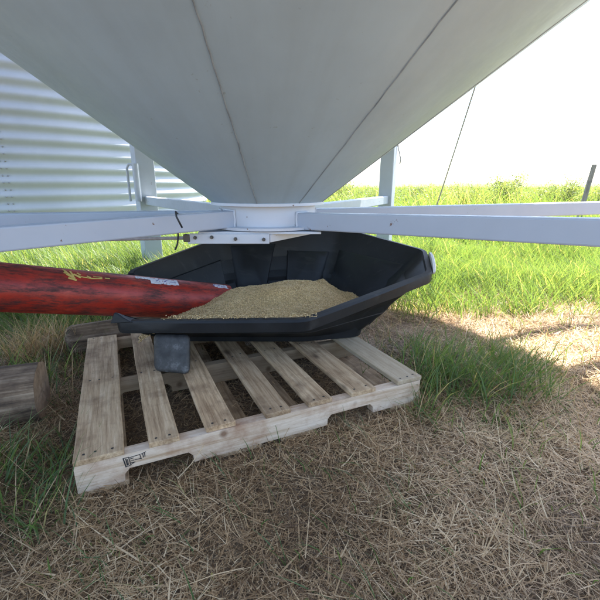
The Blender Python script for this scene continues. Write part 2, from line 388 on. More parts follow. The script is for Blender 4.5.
tag(strips('straw', base, hd, ln, RS.uniform(.0010, .0030, k) + (RS.uniform(0, 1, k) < .06)*.002, rise, RS.normal(.1, .55, k), tone, M_straw, nseg=3, flatness=1), 'matted dry brown straw and dead stems covering the bare ground', 'straw', kind='stuff')
x, y = sample(230000, -2.0, 2.3, .35, 3.4, lambda x, y: straw_density(x, y) * np.clip(1.35 - .3*y, .3, 1)); k = len(x)
base = np.stack([x, y, gh(x, y) + np.abs(RS.normal(0, .006, k)) + .001], -1)
tag(strips('chaff', base, RS.uniform(0, 6.28, k), np.exp(RS.normal(math.log(.014), .5, k)).clip(.004, .04), RS.uniform(.001, .0034, k), RS.normal(.05, .25, k), RS.normal(.0, .4, k), np.clip(RS.beta(1.6, 1.9, k) + (vnoise(x*3, y*3, 49)-.5)*.6, 0, 1), M_straw, nseg=1, flatness=1), 'fine broken brown chaff trodden into the ground', 'chaff', kind='stuff')
# standing dead stems
pts = []
for (cx, cy, r, n, hh) in [(1.12, 1.55, .22, 70, .26), (.9, 1.35, .2, 40, .2), (-1.36, 1.93, .15, 800, .24), (-1.2, 2.05, .14, 200, .2), (-1.1, 1.8, .2, 200, .18), (1.5, 2.6, .7, 220, .25), (.5, 2.5, .4, 120, .18), (-.85, 1.62, .25, 90, .2), (.6, 1.7, .4, 120, .22), (-.7, .8, .3, 40, .2)]:
    a = RS.uniform(0, 6.28, n); q = r*np.sqrt(RS.uniform(0, 1, n)); px = cx + q*np.cos(a); py = cy + q*np.sin(a)
    keep = ~in_pallet(px, py, .03); px, py = px[keep], py[keep]; n = len(px)
    pts.append((np.stack([px, py, gh(px, py)-.005], -1), RS.uniform(0, 6.28, n), RS.uniform(.4, 1.2, n)*hh, RS.uniform(.0018, .004, n), RS.uniform(.3, 1.45, n), RS.uniform(-.2, 1.6, n), RS.beta(2.5, 1.8, n)))
G = [np.concatenate([g[i] for g in pts]) for i in range(7)]
tag(strips('dead_stems', *G, M_straw, nseg=4), 'standing dead brown stems scattered over the thatch', 'dead stems', kind='stuff')

# ------------------------------------------------------------------ hopper bottomed bin
AX = Vector((-.164, 2.1, 0)); ZA, TN, RR, RL = .566, .743, 2.1, 2.4
bin_ = thing('hopper_bin', AX, 'white hopper bottomed grain bin on legs whose grey cone hangs over the tray', 'grain bin')
def polar(a, r, z): return (r*math.cos(R(a)), r*math.sin(R(a)), z)
ZR = ZA + RR*TN
seam0 = -95.6; NP = 9; SEG = 20
mb = MB(); rings = []
r_list = [.27, .5, .8, 1.2, 1.6, 1.9, RR]
for r in r_list: rings.append([polar(seam0 + 360*i/(NP*SEG), r, ZA + r*TN) for i in range(NP*SEG)])
mb.loft(rings)
cone = mb.build('hopper_cone', [M_cone, M_seam], bin_, smooth=True)
for p in range(NP-1):
    mb = MB(); a = seam0 + 40*p; rows = []
    for i in range(60):
        r = .275 + (RR-.29)*i/59; wd = (.0022 + .0014*random.random()); nrm = Vector((TN*math.cos(R(a)), TN*math.sin(R(a)), -1)).normalized()
        c0 = Vector(polar(a, r, ZA+r*TN)); tg = Vector((-math.sin(R(a)), math.cos(R(a)), 0)); j = tg*random.gauss(0, .0012)
        rows.append([c0 + j - tg*wd - nrm*.001, c0 + j - tg*wd*.5 + nrm*.003, c0 + j + tg*wd*.5 + nrm*.003, c0 + j + tg*wd - nrm*.001])
    mb.loft(rows, closed=False); mb.build('weld_seam', M_seam, cone, smooth=True)
mb = MB(); n = 144
prof = [(RR-.02, ZR-.06), (RR+.05, ZR-.06), (RR+.05, ZR+.06), (RR-.02, ZR+.06)]
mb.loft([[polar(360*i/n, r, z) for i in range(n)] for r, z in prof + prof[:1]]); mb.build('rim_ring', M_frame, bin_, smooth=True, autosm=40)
mb = MB(); zz = np.arange(ZR+.06, ZR+4.2, .0254)
mb.loft([[polar(360*i/n, RR + .012*math.sin(2*math.pi*z/.1016), z) for i in range(n)] for z in zz]); mb.build('wall', M_galv, bin_, smooth=True)
mb = MB(); zt = zz[-1]
mb.loft([[polar(360*i/n, r, z) for i in range(n)] for r, z in ((RR-.02, zt-.02), (RR+.06, zt-.02), (RR+.06, zt), (.4, zt+1.25), (.4, zt+1.4), (.02, zt+1.45))], cap1=True); mb.build('roof', M_galv, bin_, smooth=True, autosm=30)
# discharge collar
mb = MB(); n = 64
mb.loft([[polar(360*i/n, r, z) for i in range(n)] for r, z in ((.255, ZA+.275*TN+.012), (.285, ZA+.275*TN+.004), (.285, ZA+.275*TN-.008), (.243, ZA+.275*TN-.010), (.238, .668), (.29, .666), (.29, .654), (.20, .654))]); mb.build('discharge_collar', M_collar, bin_, smooth=True, autosm=35)
# legs and radial beams: (angle, width, beam top z at collar, beam top z at leg)
SP = [(-44, .10, .728, .80), (13, .13, .734, .756), (63.9, .136, .735, .74), (124.4, .171, .735, .74), (199, .14, .735, .745), (226, .12, .738, .718)]
for a, lw, za, zb in SP:
    M_ = Matrix.Rotation(R(a), 4, 'Z'); r0 = .235; r1 = RL + (.1 if a == 13 else 0); hb = .0385
    p0 = Vector((r0, 0, za - .0375)); p1 = Vector((r1 - lw*.5, 0, zb - .0375)); rows = []
    for p in (p0, p1):
        rows.append([M_ @ (p + Vector((0, sy*.036, sz*hb))) for sy, sz in ((-1, -1), (1, -1), (1, 1), (-1, 1))])
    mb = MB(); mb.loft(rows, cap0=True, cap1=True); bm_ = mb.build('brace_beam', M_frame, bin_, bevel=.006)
    wb = MB(); rg_ = random.Random(int(a*10)); lp = [(0, -.038, -.041), (0, .038, -.041), (0, .038, .041), (0, -.038, .041), (0, -.038, -.041)]; pts_ = []
    for q0, q1 in zip(lp[:-1], lp[1:]):
        for k_ in range(8): pts_.append(M_ @ (Vector((.243, 0, za-.0375)) + Vector(q0).lerp(Vector(q1), k_/8) + Vector((rg_.gauss(0, .0012), 0, 0))))
    wb.tube(pts_ + pts_[:1], .0055, 6); wb.build('weld_bead', M_collar, bm_, smooth=True)
    mb = MB(); mb.box((r1-lw*.5, -lw*.5, .012), (r1+lw*.5, lw*.5, ZR+.75), M=M_); mb.box((RR+.03, -.03, ZR-.20), (r1-lw*.5+.002, .03, ZR-.04), M=M_); mb.box((RR+.03, -.03, ZR+.6), (r1-lw*.5+.002, .03, ZR+.7), M=M_)
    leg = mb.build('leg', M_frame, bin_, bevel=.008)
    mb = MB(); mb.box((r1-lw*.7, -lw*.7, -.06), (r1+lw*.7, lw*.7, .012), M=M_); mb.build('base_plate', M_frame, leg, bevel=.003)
# slide gate under the collar
mb = MB(); mb.box((-.30, -.27, .640), (.26, .22, .650))
gate = mb.build('slide_gate', M_collar, bin_, bevel=.002)
mb = MB(); mb.box((-.345, -.282, .598), (.025, -.272, .642)); mb.box((-.345, -.272, .634), (.025, -.235, .6395)); mb.build('gate_rail', M_collar, gate, bevel=.002)
A_ = Vector((.03, -.275, .639)); B_ = Vector((.245, -.03, .652)); d = (B_-A_).normalized(); sd = Vector((-d.y, d.x, 0))
mb = MB(); mb.loft([[q + o for o in (Vector((0,0,0)), sd*.01, sd*.01 + Vector((0,0,-.036)), Vector((0,0,-.036)))] for q in (A_, B_)], cap0=True, cap1=True); mb.build('gate_rail', M_collar, gate, bevel=.002)
for bx, bz in ((-.31, .626), (-.235, .628), (-.128, .620), (.0, .618)):
    mb = MB(); mb.tube([(bx, -.281, bz), (bx, -.290, bz)], .0085, 6); mb.tube([(bx, -.29, bz), (bx, -.300, bz)], .005, 8); mb.build('bolt', M_bolt, gate)
mb = MB(); mb.tube([(-.34, -.26, .622), (-.52, -.27, .620), (-.95, -.30, .616)], .008, 8); mb.build('gate_rod', M_wire, gate, smooth=True, autosm=40)
mb = MB(); mb.box((-.365, -.285, .606), (-.335, -.25, .640)); mb.build('rod_clamp', M_bolt, gate, bevel=.003)
mb = MB(); mb.tube([(1.13, 2.16, 1.30), (1.15, 2.17, 1.2), (1.18, 2.17, 1.10), (1.175, 2.17, 1.05)], .006, 6); mb.build('loose_wire', M_wire, bin_, smooth=True)
# inverted loop of pipe beside the back left leg
lx, ly = 2.3*math.cos(R(127.5)), 2.3*math.sin(R(127.5))
mb = MB(); mb.tube([(lx-.05, ly, .70), (lx-.05, ly, 1.0), (lx-.03, ly, 1.035), (lx+.03, ly, 1.03)], .012, 8)
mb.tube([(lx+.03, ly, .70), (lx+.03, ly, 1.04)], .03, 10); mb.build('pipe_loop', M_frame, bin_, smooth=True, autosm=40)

# ------------------------------------------------------------------ galvanised bin behind
g2 = thing('corrugated_bin', (BIN2[0], BIN2[1], 0), 'round galvanised corrugated steel grain bin standing behind the white hopper bin', 'grain bin')
PIT = .168; n = 180; zz = np.arange(.14, 6.0, PIT/8); Rb = BIN2[2]
mb = MB(); mb.loft([[polar(360*i/n, Rb + .016*math.sin(2*math.pi*z/PIT), z) for i in range(n)] for z in zz]); 
for sa in (-58.5, -118.5, 1.5):
    for da in (-.45, .45):
        for z in np.arange(.2, 5.9, PIT/2):
            c0 = Vector(polar(sa+da, Rb + .016*math.sin(2*math.pi*z/PIT), z)); nn = Vector(polar(sa+da, 1, 0)); mb.tube([c0, c0 + nn*.014], .009, 6, 1)
mb.build('wall', [M_galv, M_boltg], g2, smooth=True)
mb = MB(); mb.loft([[polar(360*i/96, r, z) for i in range(96)] for r, z in ((Rb+.12, -.05), (Rb+.12, .13), (Rb-.2, .14))]); mb.build('concrete_base', M_conc, g2, smooth=True, autosm=30)
mb = MB(); mb.loft([[polar(360*i/96, r, z) for i in range(96)] for r, z in ((Rb-.05, 5.97), (Rb+.1, 5.97), (Rb+.1, 6.02), (.4, 7.7), (.4, 7.85), (.02, 7.9))], cap1=True); mb.build('roof', M_galv, g2, smooth=True, autosm=30)

# ------------------------------------------------------------------ pallet
pal = thing('wooden_pallet', (P0[0], P0[1], 0), 'weathered wooden shipping pallet lying on the straw under the black tray', 'pallet', rz=PA)
ZB, ZS, ZD, ZT = .001, .018, .1075, .125
boards = [(0, .131, M_deck), (.198, .286, M_deck), (.368, .463, M_deck), (.566, .656, M_deck), (.726, .82, M_deck), (.899, 1.006, M_deck), (1.108, 1.226, M_deckpale)]
SY = [(0.0, .038), (.489, .527), (.978, 1.016)]
for i, (a, b_, mt) in enumerate(boards):
    mb = MB(); hw = (b_-a)/2; dz = random.uniform(-.0006, .0006); nseg = 12
    rows = []
    for k in range(nseg+1):
        t = -.508 + 1.016*k/nseg; wv = .0012*math.sin(k*1.3+i); 
        rows.append([(-hw+wv, t, 0), (hw+wv, t, 0), (hw+wv*.6, t, ZT-ZD), (-hw+wv*.6, t, ZT-ZD)])
    mb.loft(rows, cap0=True, cap1=True)
    for (s0, s1) in SY:
        for q in (-.6, -.05, .62) if hw > .055 else (-.55, .5):
            cx = hw*q + random.uniform(-.006, .006); cy = (s0+s1)/2 - .508 + random.uniform(-.01, .01)
            vs = [(cx + .0042*math.cos(k*math.pi/4), cy + .0042*math.sin(k*math.pi/4), ZT-ZD+.0008) for k in range(8)]
            mb.add(vs, [tuple(range(8))], 1)
    o = mb.build('deck_board', [mt, M_nail], pal, loc=((a+b_)/2, .508 + random.uniform(-.003, .003), ZD+dz), bevel=.0022)
    if i == 0: o['label'] = 'wide greyed deck board'
    if i == 6: o['label'] = 'pale clean deck board'
for k, (s0, s1) in enumerate(SY):
    notch = [(.124, .325), (.80, 1.0)]; top = [(1.22, ZD-.0005), (0, ZD-.0005)]; bot = [(0, ZS)]
    for (n0, n1) in notch:
        bot += [(n0, ZS), (n0+.002, ZS+.025), (n0+.016, ZS+.040), (n1-.016, ZS+.040), (n1-.002, ZS+.025), (n1, ZS)]
    bot += [(1.22, ZS)]; poly = bot + top
    # split in strips so the concave outline stays clean
    mb = MB(); xs_ = [p[0] for p in bot]; 
    ringF = []
    for p in bot: ringF.append([(p[0]-.61, s0-s0, p[1]), (p[0]-.61, s1-s0, p[1]), (p[0]-.61, s1-s0, ZD-.0005), (p[0]-.61, 0, ZD-.0005)])
    mb.loft(ringF, cap0=True, cap1=True)
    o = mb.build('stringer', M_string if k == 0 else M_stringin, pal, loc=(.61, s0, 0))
    if k == 0:
        o['label'] = 'pale notched front stringer with a black stamp'; st = o
strokes = [[(.126,.0957),(.1307,.0653)],[(.126,.0957),(.1404,.0958)],[(.1307,.0653),(.1443,.068)],[(.1328,.0927),(.135,.0699)],[(.1371,.0893),(.1376,.071)],[(.1408,.0941),(.1442,.0668)],[(.1423,.0936),(.1712,.0955)],[(.1712,.0955),(.1737,.0794)],[(.1461,.0702),(.1562,.075)],[(.1569,.0816),(.1739,.0813)],[(.1441,.089),(.153,.0894)],[(.1451,.0815),(.1537,.0819)],[(.1467,.0753),(.153,.0748)],[(.1754,.0958),(.1878,.0999)],[(.1791,.0946),(.1803,.0833)],[(.1843,.097),(.1845,.084)]]
mb = MB()
for q, (p, r_) in enumerate(strokes):
    p = Vector((p[0], 0, p[1])); r_ = Vector((r_[0], 0, r_[1])); d = (r_-p).normalized(); nn = Vector((-d.z, 0, d.x)) * (.0016 if q in (0, 3) else .0011)
    e = -.0008 - .00004*q; off = Vector((-.61, e, 0))
    mb.add([p-nn+off-d*.0008, r_-nn+off+d*.0008, r_+nn+off+d*.0008, p+nn+off-d*.0008], [(0,1,2,3)])
mb.build('stamp', M_ink, st)
for (a, b_) in ((0.004, .134), (.40, .55), (.62, .76), (1.085, 1.216)):
    mb = MB(); mb.box((-(b_-a)/2, -.505, 0), ((b_-a)/2, .505, ZS-ZB-.0005)); mb.build('bottom_board', M_deck, pal, loc=((a+b_)/2, .508, ZB), bevel=.002)

# ------------------------------------------------------------------ black tray
tray = thing('plastic_tray', (0, 1.95, .126), 'black many sided plastic tray full of grain lying tilted on the pallet', 'tray')
OR = Vector((0, 1.95, .126))
rimP = [(-.715,1.519), (.02,1.534), (.634,1.941), (.682,2.207), (.259,2.55), (-.4616,2.408), (-.835,1.962)]
basP = [(-.60,1.80), (.02,1.795), (.30,1.86), (.34,2.08), (.12,2.33), (-.38,2.27), (-.60,2.05)]
def rounded(poly, r, k=4):
    out = []; n_ = len(poly)
    for i in range(n_):
        p = Vector(poly[i]); a = (Vector(poly[i-1]) - p).normalized(); c_ = (Vector(poly[(i+1) % n_]) - p).normalized()
        q0, q1 = p + a*r, p + c_*r
        for j in range(k+1):
            t = j/k; out.append((1-t)**2*q0 + 2*t*(1-t)*p + t*t*q1)
    return out
KR = 4; rp = rounded(rimP, .035, KR); bp = rounded(basP, .05, KR)
# subdivide the straight sides too
def dense(poly, m=5):
    out = []
    for i in range(len(poly)):
        a, b_ = poly[i], poly[(i+1) % len(poly)]
        k = m if (i % (KR+1)) == KR else 1
        out += [a + (b_-a)*j/k for j in range(k)]
    return out
rp, bp = dense(rp, 8), dense(bp, 8); NPt = len(rp)
cen = Vector((-.09, 2.03))
def zrim(p): return .33 + .25*(p.y-1.5)
# notch on the side the auger comes through (between last and first corner)
def cut(p):
    a, b_ = Vector(rimP[6]), Vector(rimP[0]); d = b_-a; t = (p-a).dot(d)/d.length_squared; dist = abs((p-a).cross(d.normalized()))
    if dist > .03: return 0
    return max(0, min(1, min((t-.12)/.12, (.90-t)/.08)))
def ring(t, dout=0, dz=0, zb=.150, useful=True):
    res = []
    for a, b_ in zip(rp, bp):
        zr = zrim(a); kc = cut(a)*(zr-.185)/(zr-zb if zr-zb > .01 else 1); a = a + (b_-a)*kc; zr = zr - (zr-zb)*kc; q = a + (b_-a)*t
        z = zr + (zb - zr)*t + dz
        o_ = (q-cen).normalized()*dout
        res.append((q.x+o_.x-OR.x, q.y+o_.y-OR.y, z-OR.z))
    return res
lip = [ring(1, -.012, -.022, .150), ring(1, .0, -.020, .150), ring(1, .012, .03, .150), ring(.62, .010, -.005), ring(.50, .010, .018), ring(.10, .008, -.006), ring(.035, .002, -.012), ring(0, .012, -.016), ring(0, .016, -.050), ring(0, .022, -.052), ring(0, .026, -.010), ring(0, .020, 0), ring(0, -.004, .002),
       ring(.03, 0, -.004), ring(.30, 0, 0), ring(.36, .012, -.004), ring(.60, 0, .0), ring(.66, .012, -.004), ring(.97, 0, 0), ring(1, -.01, .0)]
mb = MB(); mb.loft(lip, cap0=True, cap1=True)
tb = mb.build('tray_shell', M_plastic, tray, smooth=True, autosm=28)
def wallpt(i0, i1, u, t, out=0.0):
    a = Vector(rimP[i0])*(1-u) + Vector(rimP[i1])*u; b_ = Vector(basP[i0])*(1-u) + Vector(basP[i1])*u
    q = a + (b_-a)*t; z = zrim(a) + (.150-zrim(a))*t; o_ = (cen-q).normalized()*out
    return Vector((q.x+o_.x-OR.x, q.y+o_.y-OR.y, z-OR.z+out*.5))
def rib(i0, i1, quad, h=.010):
    mb_ = MB(); s_ = 8
    cu = sum(p[0] for p in quad)/len(quad); ct = sum(p[1] for p in quad)/len(quad)
    lo_, hi_ = [], []
    for j in range(len(quad)):
        (u0, t0), (u1, t1) = quad[j], quad[(j+1) % len(quad)]
        for k in range(s_):
            u = u0 + (u1-u0)*k/s_; t = t0 + (t1-t0)*k/s_
            lo_.append(wallpt(i0, i1, u, t, -.006)); hi_.append(wallpt(i0, i1, cu + (u-cu)*.92, ct + (t-ct)*.90, h))
    mb_.loft([lo_, hi_], cap1=True); return mb_
for i0, i1, quad in ((4, 5, [(.05, .30), (.46, .24), (.43, .93), (.06, .93)]), (4, 5, [(.56, .14), (.96, .12), (.95, .93), (.66, .93)]),
                     (3, 4, [(.06, .22), (.95, .26), (.93, .95), (.08, .95)]), (5, 6, [(.08, .28), (.92, .28), (.9, .9), (.1, .9)]), (2, 3, [(.1, .3), (.9, .3), (.88, .9), (.12, .9)])):
    rib(i0, i1, quad).build('moulded_panel', M_plastic, tb, smooth=True, autosm=50)
# raised horn at the front left corner
a = Vector((rimP[0][0]-OR.x, rimP[0][1]-OR.y, zrim(Vector(rimP[0]))-OR.z))
mb = MB()
mb.loft([[a + Vector(p) for p in r_] for r_ in ([(-.045, -.01, -.012), (.05, -.022, -.004), (.05, .02, -.002), (-.04, .05, -.008)], [(-.035, -.006, .012), (.012, -.012, .014), (.01, .012, .014), (-.03, .03, .014)], [(-.028, -.002, .030), (-.014, -.004, .030), (-.014, .004, .030), (-.026, .012, .03)])], cap0=True, cap1=True)
mb.build('corner_horn', M_plastic, tray, bevel=.004)
# pale disc set on the outside of the right corner
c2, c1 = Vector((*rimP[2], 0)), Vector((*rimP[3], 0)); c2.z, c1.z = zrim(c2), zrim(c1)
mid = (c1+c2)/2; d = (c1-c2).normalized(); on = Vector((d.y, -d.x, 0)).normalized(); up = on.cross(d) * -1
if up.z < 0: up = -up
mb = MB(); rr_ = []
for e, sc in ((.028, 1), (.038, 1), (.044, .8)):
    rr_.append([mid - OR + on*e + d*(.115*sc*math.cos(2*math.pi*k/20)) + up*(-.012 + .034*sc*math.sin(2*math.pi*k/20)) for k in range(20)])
mb.loft(rr_, cap0=True, cap1=True); mb.build('pale_end', M_pale, tray, smooth=True, autosm=40)

# block propping the front of the tray
blk = MB()
f = [(-.078, 0, 0), (.075, -.030, 0), (.050, .075, 0), (-.105, .095, 0)]; tp = [(-.085, .055, .150), (.070, .038, .150), (.050, .105, .128), (-.105, .115, .126)]
blk.loft([f, tp], cap0=True, cap1=True)
o = blk.build('rubber_block', M_rubber, loc=(-.512, 1.470, ZT+.001), bevel=.022)
o.modifiers['bevel'].segments = 4
o.data.polygons.foreach_set('use_smooth', [True]*len(o.data.polygons))
tag(o, 'scuffed dark grey rubber block wedged on the pallet under the tray front lip', 'block')

# ------------------------------------------------------------------ grain
def inner_t(p):
    """largest shrink t (0 rim .. 1 base) whose polygon still contains p"""
    return None
RP = np.array([[p.x, p.y] for p in rp]); BP = np.array([[p.x, p.y] for p in bp])
ZRIM = np.array([zrim(p) - cut(p)*(zrim(p)-.185) for p in rp])
def gz(x, y):
    cx = np.clip(x, -.28, .04); dx = x - cx; dy = y - (1.98 + .10*(x+.1))
    right = np.maximum(dx, 0)*.46; left = np.maximum(-dx, 0)*.42
    fr = np.maximum(-dy - .04, 0)*.215; bk = np.maximum(dy - .05, 0)*.45
    z = .372 + .022*np.exp(-((x+.10)**2+(y-2.0)**2)/.025) - np.sqrt((right+left)**2 + (fr+bk)**2 + .0004)
    z = np.maximum(z, .344 - np.sqrt((x-.13)**2 + (y-2.20)**2)*.50)
    return z + (vnoise(x*9, y*9, 51)-.5)*.034 + (vnoise(x*4+3, y*4, 53)-.5)*.045 + (vnoise(x*25, y*25, 52)-.5)*.008
def inside_tray(x, y, z, grow=.0):
    """inside the tray's wall at height z"""
    ok = np.zeros(len(x), bool)
    t = np.clip((ZRIM[None, :] - z[:, None]) / np.maximum(ZRIM[None, :] - .150, .02), -.05, 1)
    PX = RP[None, :, 0] + (BP-RP)[None, :, 0]*t; PY = RP[None, :, 1] + (BP-RP)[None, :, 1]*t
    PX = PX + (PX-cen.x)*grow; PY = PY + (PY-cen.y)*grow
    QX, QY = np.roll(PX, -1, 1), np.roll(PY, -1, 1)
    yy = y[:, None]; xx = x[:, None]
    cond = (PY > yy) != (QY > yy)
    xi = (QX-PX)*(yy-PY)/np.where(np.abs(QY-PY) < 1e-9, 1e-9, QY-PY) + PX
    return (np.sum(cond & (xx < xi), 1) % 2) == 1
gx = np.arange(-.86, .72, .012); gy = np.arange(1.48, 2.58, .012); X, Y = np.meshgrid(gx, gy); Z = gz(X, Y)
ok = inside_tray(X.ravel(), Y.ravel(), Z.ravel(), .012).reshape(X.shape) & (Z > .15)
ids = np.arange(X.size).reshape(X.shape)
qk = ok[:-1,:-1] & ok[:-1,1:] & ok[1:,1:] & ok[1:,:-1]
F = np.stack([ids[:-1,:-1], ids[:-1,1:], ids[1:,1:], ids[1:,:-1]], -1)[qk]
mb = MB(); mb.v = list(map(tuple, np.stack([X, Y, Z], -1).reshape(-1, 3))); mb.f = list(map(tuple, F)); mb.m = [0]*len(mb.f)
heap = mb.build('grain_heap', M_grainmass, smooth=True)
tag(heap, 'heap of pale brown oat grain spread across the black tray', 'grain', kind='stuff')
nk = 70000; kx = RS.uniform(-.86, .72, nk); ky = RS.uniform(1.48, 2.5, nk); kz = gz(kx, ky)
kk = inside_tray(kx, ky, kz, .0) & (kz > .15); kx, ky, kz = kx[kk], ky[kk], kz[kk]; nk = len(kx)
ns = 260; t_ = RS.uniform(0, 1, ns); sx_ = -.55 + .62*t_; sy_ = 1.522 + .02*t_ + RS.uniform(-.006, .022, ns)
kx = np.concatenate([kx, sx_]); ky = np.concatenate([ky, sy_]); kz = np.concatenate([kz, .33 + .25*(sy_-1.5) + .003]); nk = len(kx)
u6 = np.array([(1,0,0),(-1,0,0),(0,1,0),(0,-1,0),(0,0,1),(0,0,-1)], float)
L_ = RS.uniform(.0035, .006, nk)[:, None]; a = RS.uniform(0, 6.28, nk); tl = RS.normal(0, .35, nk)
ex = np.stack([np.cos(a)*np.cos(tl), np.sin(a)*np.cos(tl), np.sin(tl)], -1); ey = np.stack([-np.sin(a), np.cos(a), 0*a], -1); ez = np.cross(ex, ey)
P = np.stack([kx, ky, kz + RS.uniform(-.001, .004, nk)], -1)
V = P[:, None] + u6[None, :, 0:1]*(ex*L_)[:, None] + u6[None, :, 1:2]*(ey*L_*.42)[:, None] + u6[None, :, 2:3]*(ez*L_*.36)[:, None]
T8 = np.array([(0,2,4),(2,1,4),(1,3,4),(3,0,4),(2,0,5),(1,2,5),(3,1,5),(0,3,5)])
F = ((np.arange(nk)*6)[:, None, None] + T8[None]).reshape(-1, 3)
raw_mesh('oat_kernels', V.reshape(-1, 3), F, np.repeat(RS.beta(2, 2, nk), 8), M_grain, heap)

# ------------------------------------------------------------------ auger
p1 = Vector((-1.1625, 1.502, .4756)); p2 = Vector((-.6467, 1.913, .312)); ax = (p2-p1).normalized()
sd = Vector((ax.y, -ax.x, 0)).normalized(); up = sd.cross(ax)
if up.z < 0: up = -up
aug = thing('grain_auger', p1, 'long worn red auger tube dipping its mouth into the grain in the tray', 'auger')
MX = Matrix((( ax.x, -sd.x, up.x), (ax.y, -sd.y, up.y), (ax.z, -sd.z, up.z))).to_4x4()   # local x along the tube
aug.rotation_euler = MX.to_euler()
RT = .097; n = 64; mb = MB()
def tp_(s, th, r): return (s, -r*math.cos(R(th)), r*math.sin(R(th)))   # th from the camera side, 90 = up
ends = lambda th: .955 + .04*math.sin(R(th))
rows = []
for s in np.linspace(-3.6, .955, 40):
    rows.append([(s if s < .9 else ends(th)) and tp_(s if s < .9 else ends(th), th, RT) for th in [360*i/n for i in range(n)]])
rows.append([tp_(ends(360*i/n), 360*i/n, RT-.004) for i in range(n)])
rows.append([tp_(ends(360*i/n)-.5, 360*i/n, RT-.004) for i in range(n)])
mb.loft(rows, cap0=True); tube = mb.build('tube', M_red, aug, smooth=True, autosm=40)
mb = MB(); mb.tube([(-3.5, 0, 0), (.97, 0, 0)], .018, 10); rows = []
for i in range(81):
    th = i*30; s = .955 - (i/12)*.16
    rows.append([tp_(s, th, .017), tp_(s, th, .09)])
mb.loft(rows, closed=False); mb.build('flighting', M_bolt, aug, smooth=True)
def patch(mb_, pts, mi=0, r=RT+.0008):
    vs = [tp_(s, th, r) for s, th in pts]; mb_.add(vs, [tuple(range(len(vs)))], mi)
def stroke(mb_, a_, b_, w_, mi=0, r=RT+.001):
    k = 6
    for j in range(k):
        s0, t0 = a_[0]+(b_[0]-a_[0])*j/k, a_[1]+(b_[1]-a_[1])*j/k; s1, t1 = a_[0]+(b_[0]-a_[0])*(j+1)/k, a_[1]+(b_[1]-a_[1])*(j+1)/k
        dx, dy = (s1-s0), (t1-t0)*R(1)*r; l_ = math.hypot(dx, dy) or 1; nx_, ny_ = -dy/l_*w_, dx/l_*w_/(R(1)*r)
        patch(mb_, [(s0-nx_, t0-ny_), (s1-nx_, t1-ny_), (s1+nx_, t1+ny_), (s0+nx_, t0+ny_)], mi, r)
mb = MB()
for q, (a_, b_, w_) in enumerate([((.205,70),(.225,52),.005), ((.21,58),(.24,45),.005), ((.225,72),(.235,48),.004), ((.235,60),(.262,50),.005), ((.215,46),(.245,41),.004), ((.25,66),(.262,58),.004), ((.198,78),(.21,68),.003),
                  ((.262,53),(.30,50),.0025), ((.30,50),(.345,53),.003), ((.285,57),(.30,52),.003), ((.31,57),(.345,57),.002), ((.355,55),(.375,55),.003), ((.2,62),(.21,60),.004)]):
    stroke(mb, a_, b_, w_, 0, RT+.001+q*.0001)
mb.build('yellow_decal', M_yellow, tube)
mb = MB()
rng = random.Random(3)
def ragged(s0, s1, t0, t1, k):
    for j in range(k):
        a0 = s0 + (s1-s0)*j/k; a1 = s0 + (s1-s0)*(j+1)/k
        if rng.random() < .08: continue
        lo_ = t0 + rng.uniform(0, (t1-t0)*.18); hi_ = t1 - rng.uniform(0, (t1-t0)*.15)
        for q_ in range(6):
            ta, tb_ = lo_ + (hi_-lo_)*q_/6, lo_ + (hi_-lo_)*(q_+1)/6; e_ = rng.uniform(-.003, .003)
            patch(mb, [(a0, ta), (a1+e_, ta), (a1+e_, tb_), (a0, tb_)], 0, RT+.0011)
def prints(L):
    for (a_, b_) in L: stroke(mb, a_, b_, .0025, 1, RT+.0018)
ragged(.49, .56, 66, 82, 5); ragged(.555, .69, 50, 80, 9); prints([((.58, 62), (.60, 72)), ((.62, 62), (.64, 72)), ((.65, 64), (.68, 66))])
mb.build('white_decal', [M_white, M_purple], tube); mb = MB()
ragged(.86, .965, 58, 80, 7); prints([((.88, 66), (.90, 76)), ((.905, 66), (.93, 74)), ((.925, 64), (.95, 66))])
mb.build('white_decal', [M_white, M_purple], tube)

# ------------------------------------------------------------------ logs
def log(name, c0, direction, length, rad, label, seed):
    rg = random.Random(seed); d = Vector(direction).normalized(); o = thing(name, c0, label, 'log')
    q = d.to_track_quat('X', 'Z'); o.rotation_euler = q.to_euler(); n = 40; ph = [rg.uniform(0, 6.28) for _ in range(5)]
    rows = []
    endr = lambda s: 1 - .28*max(0, 1-min(s, length-s)/(rad*.45))**2*(rad < .1)
    rad_at = lambda k, s: rad*endr(s)*(1 + .05*math.sin(2*k+ph[0]) + .035*math.sin(3*k+ph[1]+s*2) + .02*math.sin(7*k+ph[2]) + .018*math.sin(11*k+ph[3]+s*3) + .03*math.sin(s*5+ph[4]))
    for i in range(25):
        s = length*(.5-.5*math.cos(math.pi*i/24)); rows.append([(s, rad_at(2*math.pi*k/n, s)*math.cos(2*math.pi*k/n), rad_at(2*math.pi*k/n, s)*math.sin(2*math.pi*k/n)) for k in range(n)])
    mb = MB(); mb.loft(rows); mb.build('bark', M_log, o, smooth=True)
    for s, sg in ((0, 1), (length, -1)):
        mb = MB(); rr = []
        for f in (1.0, .97, .8, .55, .3, .06):
            rr.append([(s + sg*.003*(1-f)*math.sin(9*f+k*.7) - sg*.0005, f*rad_at(2*math.pi*k/n, s)*math.cos(2*math.pi*k/n), f*rad_at(2*math.pi*k/n, s)*math.sin(2*math.pi*k/n)) for k in range(n)])
        mb.loft(rr, cap1=True); mb.build('cut_end', M_logend, o, smooth=False)
    return o
log('cut_log', (-.985, 1.372, .100), (-.927, -.375, .0), .75, .114, 'thick short weathered log with a sawn end, in the grass left of the pallet', 4)
log('weathered_log', (-1.21, 1.935, .075), (.905, .42, .01), .8, .082, 'thinner grey weathered log lying behind the pallet under the auger', 9)

